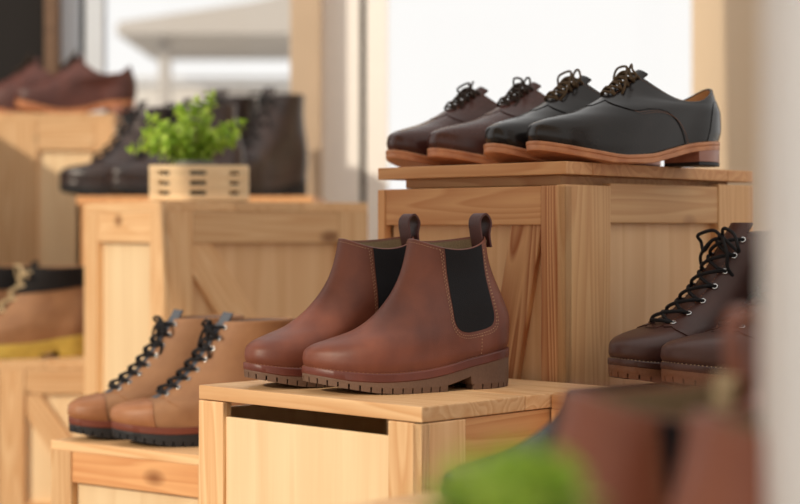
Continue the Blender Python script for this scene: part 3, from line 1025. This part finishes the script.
row('ankle_shoe', 'shoe', R(60), CH-.198, (434, 1.22), (), .1, ('glossy black low ankle shoe half hidden behind blurred foreground boots',), None, black_shoe, sc=(.9, .84, .47))
row('lace_boot', 'boot', R(68), Z_TAN+.0002, (111, 2.28), (64,), .100,
    ('tan lace-up boot with black lug sole, nearer one of the pair', 'tan lace-up boot with black lug sole, farther one behind its twin'),
    'tan lace-up boots on the low left crate',
    lambda i, o, m: laceboot(o, m, 'tan_boot', 'lace_black', 'midsole_brick', 'rubber_black', (4, 9)[i], collar='grey_collar', cap='tan_cap', eyes=8, welt_st=None, lug=.006, bowsize=.8), sc=(.92, .95, .98), med0=1)
row('lace_boot', 'boot', R(60), Z_LOW-.0008, (671, 1.80), (604,), .100,
    ('dark brown lace-up boot at right, nearer one of the pair', 'dark brown lace-up boot at right, farther one with visible black laces'),
    'dark brown lace-up boots at the right',
    lambda i, o, m: laceboot(o, m, 'dark_boot', 'lace_black', 'dark_boot', 'rubber_tan', (12, 21)[i], eyes=7, lug=.0055, mid_th=.006, spec=BOOT_B), sc=(.92, 1.0, 1.0), med0=1)
zc = CH-(361-230)/FPX*3.42
row('lace_boot', 'boot', R(66), zc+.0002, (-48, 3.47), (-95,), .11,
    ('tan boot with yellow crepe sole and cream laces, nearer one', 'tan boot with yellow crepe sole, farther one cut by photo edge'),
    'yellow-soled tan boots on the far left crate',
    lambda i, o, m: laceboot(o, m, 'tan_boot', 'lace_cream', 'crepe', 'crepe', (2, 6)[i], collar='dark_lining', eyes=5, lo=True, welt_st=None, mid_th=.012, free_ends=False, band='dark_lining'), sc=(1, 1, 1.1), med0=1)
zc = CH+(230-113)/FPX*4.48
row('derby_shoe', 'shoe', R(72), zc+.0002, (14, 4.54), (-30,), .13,
    ('reddish brown lace-up shoe on tall far left crate, nearer one', 'reddish brown lace-up shoe on tall far left crate, farther one'),
    'reddish brown shoes on the tall crate at far left', lambda i, o, m: derby(o, m, 'bg_brown', 'lace_brown', (31, 33)[i], hi=False), sc=(1.1, 1.12, 1.45))
zc = CH+(230-196)/FPX*3.86
row('lace_boot', 'boot', R(62), zc+.0002, (60, 4.02), (104,), -.135,
    ('dark lace-up boot on back crate, left one with its toe in the open', 'dark lace-up boot on back crate, directly left of the planter'),
    'black low boots on the shaded back crate',
    lambda i, o, m: laceboot(o, m, 'bg_dark', 'lace_black', 'bg_dark', 'rubber_black', (41, 43)[i], eyes=6, lo=True, welt_st=None), sc=(1.15, 1.2, 1.3), med0=1)
row('lace_boot', 'boot', R(42), zc+.0002, (216, 4.32), (168,), .15,
    ('tall dark lace-up boot right of the plant, nearer one at the post', 'tall dark lace-up boot directly behind the green plant'),
    'tall dark lace-up boots on the shaded back crate',
    lambda i, o, m: laceboot(o, m, 'bg_dark', 'lace_black', 'bg_dark', 'rubber_black', (51, 53)[i], eyes=6, lo=True, welt_st=None), sc=(1.15, 1.1, 1.65))

# ------------------------------------------------------------ plants
leafm, lt, lb_, LN, LL = nt('fresh_green_leaf')
lb_.inputs['Roughness'].default_value = .5
oi = LN.new('ShaderNodeTexCoord'); nz = LN.new('ShaderNodeTexNoise'); nz.inputs['Scale'].default_value = 45
LL.new(oi.outputs['Object'], nz.inputs['Vector'])
rp = LN.new('ShaderNodeValToRGB'); rp.color_ramp.elements[0].position = .35; rp.color_ramp.elements[1].position = .65
rp.color_ramp.elements[0].color = srgb(150, 188, 60); rp.color_ramp.elements[1].color = srgb(214, 234, 112)
LL.new(nz.outputs['Fac'], rp.inputs['Fac']); LL.new(rp.outputs['Color'], lb_.inputs['Base Color'])
tr = LN.new('ShaderNodeBsdfTranslucent'); LL.new(rp.outputs['Color'], tr.inputs['Color'])
mxs = LN.new('ShaderNodeMixShader'); mxs.inputs['Fac'].default_value = .4
out = LN['Material Output']; LL.new(lb_.outputs['BSDF'], mxs.inputs[1]); LL.new(tr.outputs['BSDF'], mxs.inputs[2]); LL.new(mxs.outputs[0], out.inputs['Surface'])
M['leaf'] = leafm; M['stem'] = plain('green_stem', (96, 120, 50), .6)


def leaf(bm, p, d, n, l, w):
    d = d.normalized(); s = d.cross(n).normalized(); n = s.cross(d)
    P = [p]; prof = ((.2, .6), (.45, 1), (.75, .8))
    L_ = []; R_ = []; Mi = []
    for f, q in prof:
        c = p+d*l*f+n*(-.25*l*f*f)
        Mi.append(bm.verts.new(c)); L_.append(bm.verts.new(c+s*w/2*q+n*w*.15)); R_.append(bm.verts.new(c-s*w/2*q+n*w*.15))
    a = bm.verts.new(p); z = bm.verts.new(p+d*l-n*.25*l)
    bm.faces.new((a, L_[0], Mi[0])); bm.faces.new((a, Mi[0], R_[0]))
    for i in range(2):
        bm.faces.new((L_[i], L_[i+1], Mi[i+1], Mi[i])); bm.faces.new((Mi[i], Mi[i+1], R_[i+1], R_[i]))
    bm.faces.new((L_[2], z, Mi[2])); bm.faces.new((Mi[2], z, R_[2]))


def plant(root, sprigs, ll, seedv, step=.009):
    rnd = random.Random(seedv); fb = bmesh.new(); sb = bmesh.new()
    for base, tip in sprigs:
        b0, t0 = Vector(base), Vector(tip); mid = b0.lerp(t0, .5)+Vector((0, 0, (t0-b0).length*.10))
        pts = crspline([b0, mid, t0], 12)
        add_tube(sb, pts, .0011, 5, 1)
        Ln = sum((q-p).length for p, q in zip(pts, pts[1:])); k = int(Ln/step)
        for i in range(2, k+1):
            f = i/k; q = pts[min(int(f*(len(pts)-1)), len(pts)-1)]
            ax = (pts[-1]-pts[-2]).normalized()
            for s in range(3):
                al = rnd.uniform(0, 2*PI); o1 = ax.orthogonal().normalized(); o2 = ax.cross(o1)
                d = (o1*math.cos(al)+o2*math.sin(al))*.9+ax*.55
                leaf(fb, q, d, ax+Vector((0, 0, .3)), ll*rnd.uniform(.7, 1.15), ll*rnd.uniform(.55, .8))
        leaf(fb, pts[-1], ax, ax.orthogonal(), ll, ll*.7)
    obj('stems', sb, M['stem'], root)
    obj('foliage', fb, M['leaf'], root)


Yp = 3.03; pp = at(200, Yp, Z_MID)
pr = thing('planter_crate', 'small slatted pale wood planter on the left crate', 'planter', (pp.x, pp.y, Z_MID), R(4))
Wd, Dp, Hh = .172, .10, .066
for sy in (-1, 1):
    for i in range(4):
        board(pr, 'slat', (0, sy*Dp/2, .007+i*.0175), (1, 0, 0), Wd, (0, 0, 1), .0095, .006, M['ply'], .0008)
    for xx, w in ((-.078, .016), (-.033, .036), (.033, .040), (.078, .016)):
        board(pr, 'spacer', (xx, sy*Dp/2, .033), (0, 0, 1), .062, (1, 0, 0), w, .0056, M['ply'], .0006)
for sx in (-1, 1):
    for i in range(4):
        board(pr, 'slat', (sx*(Wd/2-.003), 0, .007+i*.0175), (0, 1, 0), Dp-.007, (0, 0, 1), .0095, .006, M['ply'], .0008)
    board(pr, 'spacer', (sx*(Wd/2-.003), 0, .033), (0, 0, 1), .062, (0, 1, 0), .03, .0056, M['ply'], .0006)
board(pr, 'base', (0, 0, .004), (1, 0, 0), Wd-.014, (0, 1, 0), Dp-.008, .006, M['ply'])
pl = thing('potted_plant', 'small bright green leafy plant in slatted wooden planter', 'plant', (pp.x, pp.y, Z_MID+.0075), 0)
bm = bmesh.new(); add_tube(bm, [(-.01, 0, 0), (-.01, 0, .03), (-.01, 0, .066)], lambda f: .030+.008*f, 20, 1)
obj('pot', bm, plain('grey_pot', (110, 112, 104), .6), pl)
tips = []
s = Yp/FPX
for (px, py, dy) in ((136, 150, -.01), (146, 132, .02), (152, 118, 0), (165, 128, -.03), (160, 140, -.04), (178, 110, .03), (184, 122, -.02), (196, 104, 0), (200, 118, .03), (211, 98, .01), (208, 116, -.03), (222, 128, .02), (238, 124, 0), (234, 134, -.03), (190, 134, -.045), (215, 138, -.03), (148, 145, .03), (176, 132, 0), (228, 140, .03), (170, 146, -.05)):
    tips.append(((-.01+random.uniform(-.015, .015), random.uniform(-.012, .012), .06), ((px-200)*s, dy, (230-py)*s+CH-Z_MID-.0075)))
plant(pl, tips, .0185, 3, .006)

# foreground leaves
Yf = .53; pf = at(510, Yf, CH-.17); sf = Yf/FPX
pl2 = thing('potted_plant', 'blurred green leafy plant at the bottom edge in foreground', 'plant', (pf.x, pf.y, CH-.236), 0)
bm = bmesh.new(); add_tube(bm, [(0, 0, 0), (0, 0, .02), (0, 0, .032)], lambda f: .020+.005*f, 20, 1)
obj('pot', bm, plain('clay_pot', (120, 110, 100), .6), pl2)
tips = []
for (px, py, dy) in ((450, 482, 0), (468, 468, .01), (488, 462, -.01), (505, 464, .01), (520, 460, 0), (538, 464, .01), (552, 460, -.01), (562, 470, 0), (480, 485, -.02), (500, 482, .02), (525, 482, -.02), (545, 482, .02), (460, 495, 0), (566, 486, 0), (510, 490, -.02)):
    tips.append(((random.uniform(-.008, .008), random.uniform(-.008, .008), .028), ((px-510)*sf, dy, .236-(py+24-230)*sf)))
plant(pl2, tips, .0135, 5, .006)

# crates under the foreground things (below the frame)
box_z = CH-.236
crate('low pine crate under the foreground boots', (.12, .50), R(38), .26, .34, box_z, .015, faceR={}, faceL={})
p5 = at(560, 1.1)
crate('low pine crate under the black boot', (.15, .99), R(46), .30, .22, CH-.1982, .015, faceR={}, faceL={})

# ------------------------------------------------------------ setting
def wallmat(name, c, rough=.8): return plain(name, c, rough, .3, bump=.15, scale=40, var=.04)


struct(box_obj('floor', (0, 3.0, -.03), (8, 8, .06), plain('concrete_floor', (128, 112, 98), .8, bump=.3, scale=12, var=.3), bevel=0))
cream = wallmat('cream_plaster', (214, 190, 160)); white = wallmat('white_paint', (250, 246, 242)); dark = wallmat('dark_panel', (30, 26, 25))
pale = wallmat('pale_blue_grey_paint', (212, 218, 226)); postm = plain('pale_post_paint', (196, 172, 146), .7, var=.1, scale=8); brownp = wood('brown_post', (120, 92, 70), (90, 66, 48), knots=False)
YW = 4.95
def strip(name, x0, x1, Y, mat, depth=.08, z0=0, z1=2.6, dy=0):
    X0, X1 = (x0-400)/FPX*Y, (x1-400)/FPX*Y
    return struct(box_obj(name, ((X0+X1)/2, Y+depth/2+dy, (z0+z1)/2), (X1-X0, depth, z1-z0), mat, bevel=.003))
strip('wall_back', -700, 44, YW, dark, .1)
strip('trim_1', 44, 57, YW-.06, brownp, .1)
strip('trim_2', 57, 79, YW, pale, .08)
strip('trim_3', 79, 85, YW+.03, dark, .05)
strip('window_1', 85, 103, YW, pale, .07)
strip('trim_4', 290, 321, YW-.1, postm, .12)
strip('trim_5', 321, 360, YW-.02, white, .10)
strip('trim_6', 360, 366, YW+.03, dark, .05)
strip('window_2', 366, 388, YW, white, .07)
wr = struct(box_obj('wall_right', ((693-400)/FPX*YW+.35, 4.4, 1.3), (.70, 1.15, 2.6), cream, bevel=.003))
# glass
gm, gt, gb, GN, GL = nt('window_glass')
tb = GN.new('ShaderNodeBsdfTransparent'); gl = GN.new('ShaderNodeBsdfGlossy'); gl.inputs['Roughness'].default_value = .02
fz = GN.new('ShaderNodeFresnel'); fz.inputs['IOR'].default_value = 1.25; mg = GN.new('ShaderNodeMixShader')
GL.new(fz.outputs[0], mg.inputs[0]); GL.new(tb.outputs[0], mg.inputs[1]); GL.new(gl.outputs[0], mg.inputs[2]); GL.new(mg.outputs[0], GN['Material Output'].inputs['Surface'])
strip('window_3', 103, 290, YW+.03, gm, .006)
strip('window_4', 388, 693, YW+.03, gm, .006)
# near white jamb at the right edge
XN = (783-400)/FPX*.62
struct(box_obj('wall_front', (XN+.30, .64, .9), (.60, .04, 1.8), white, bevel=.002))

# outside: pale pavilion with a fence
og = plain('weathered_grey', (184, 179, 175), .8); og2 = plain('pale_grey_paint', (214, 211, 208), .8)
pv = thing('pavilion', 'pale grey roofed shelter seen through the left window', 'building', (-2.1, 13, 0), 0)
sc_ = 13/FPX
def pv_box(n, px0, px1, py0, py1, d=.2, mat=og, yo=0, rot=0):
    x0, x1 = (px0-400)*sc_+2.1, (px1-400)*sc_+2.1; z0, z1 = CH+(230-py1)*sc_, CH+(230-py0)*sc_
    o = box_obj(n, ((x0+x1)/2, yo, (z0+z1)/2), (x1-x0, d, z1-z0), mat, pv, .01); o.rotation_euler = (0, rot, 0); return o
bm = bmesh.new()
P_ = [((x-400)*sc_+2.1, CH+(230-y)*sc_) for x, y in ((116, 34), (330, 34), (330, -16), (250, 2), (118, 22))]
for yy in (0, 2.0):
    for p in P_: bm.verts.new((p[0], yy, p[1]))
bm.verts.ensure_lookup_table(); k = len(P_)
bm.faces.new([bm.verts[i] for i in range(k)]); bm.faces.new([bm.verts[i+k] for i in range(k)][::-1])
for i in range(k): bm.faces.new([bm.verts[i], bm.verts[(i+1) % k], bm.verts[(i+1) % k+k], bm.verts[i+k]])
obj('roof', bm, og, pv, smooth=False)
pv_box('post', 154, 165, 34, 230+CH/sc_, .12, og, .3)
pv_box('rail', 90, 330, 60, 64, .1, og2, 1.5)
pv_box('wall', 96, 330, 66, 230+CH/sc_, .1, og2, 1.6)
struct(box_obj('ground', (0, 20, -.12), (60, 24, .1), plain('pale_paving', (200, 196, 190), .9, var=.1, scale=3), bevel=0))

# added unseen panel at left, outline shaped to block the sun and throw shade
bm = bmesh.new()
P_ = [(-1.2, 1.20), (.45, 1.19), (1.10, 1.12), (1.92, 1.03), (1.88, 0), (2.10, 0), (2.16, .9), (2.20, 1.02), (2.30, 1.42), (2.4, 2.6), (-1.2, 2.6)]
k = len(P_)
for xx in (-1.0, -1.06):
    for p in P_: bm.verts.new((xx, p[0], p[1]))
bm.verts.ensure_lookup_table()
bm.faces.new([bm.verts[i] for i in range(k)]); bm.faces.new([bm.verts[i+k] for i in range(k)][::-1])
for i in range(k): bm.faces.new([bm.verts[i], bm.verts[(i+1) % k], bm.verts[(i+1) % k+k], bm.verts[i+k]])
struct(obj('sun_blocker_left', bm, cream, smooth=False))
struct(box_obj('sun_blocker_low', (-1.30, 4.1, .5), (.06, 1.5, 1.0), brownp))  # low board added out of view to keep sun off the far-left crates

# ------------------------------------------------------------ light
w = bpy.data.worlds.new('sky'); bpy.context.scene.world = w; w.use_nodes = True
t = w.node_tree; N = t.nodes; L = t.links; bg = N['Background']
tc = N.new('ShaderNodeTexCoord'); sx = N.new('ShaderNodeSeparateXYZ'); L.new(tc.outputs['Generated'], sx.inputs[0])
mr = N.new('ShaderNodeMapRange'); mr.inputs['From Min'].default_value = -.6; mr.inputs['From Max'].default_value = .7
L.new(sx.outputs['Y'], mr.inputs['Value'])
cr = N.new('ShaderNodeValToRGB'); cr.color_ramp.elements[0].color = (.86, .81, .75, 1); cr.color_ramp.elements[1].color = (1.0, .985, .96, 1)
L.new(mr.outputs[0], cr.inputs['Fac']); L.new(cr.outputs['Color'], bg.inputs['Color']); bg.inputs['Strength'].default_value = 1.0
sd = bpy.data.lights.new('sun', 'SUN'); sd.energy = 2.7; sd.angle = R(1.2); sd.color = (1, .88, .70)
so = bpy.data.objects.new('sun', sd); C.objects.link(so)
SUN = Vector((-.62, -.68, .39)).normalized()
so.rotation_euler = SUN.to_track_quat('Z', 'Y').to_euler()

# ------------------------------------------------------------ camera
cd = bpy.data.cameras.new('camera'); co = bpy.data.objects.new('camera', cd); C.objects.link(co)
co.location = (0, 0, CH); co.rotation_euler = (PI/2, 0, 0)
cd.sensor_width = 36; cd.lens = FPX/800*36; cd.shift_y = -(252-HY)/800; cd.clip_start = .02
cd.dof.use_dof = True; cd.dof.focus_distance = 1.84; cd.dof.aperture_fstop = 4.2
sc = bpy.context.scene; sc.camera = co
sc.view_settings.view_transform = 'Standard'; sc.view_settings.look = 'None'; sc.view_settings.gamma = 1; sc.view_settings.exposure = 0
sc.view_settings.use_curve_mapping = False
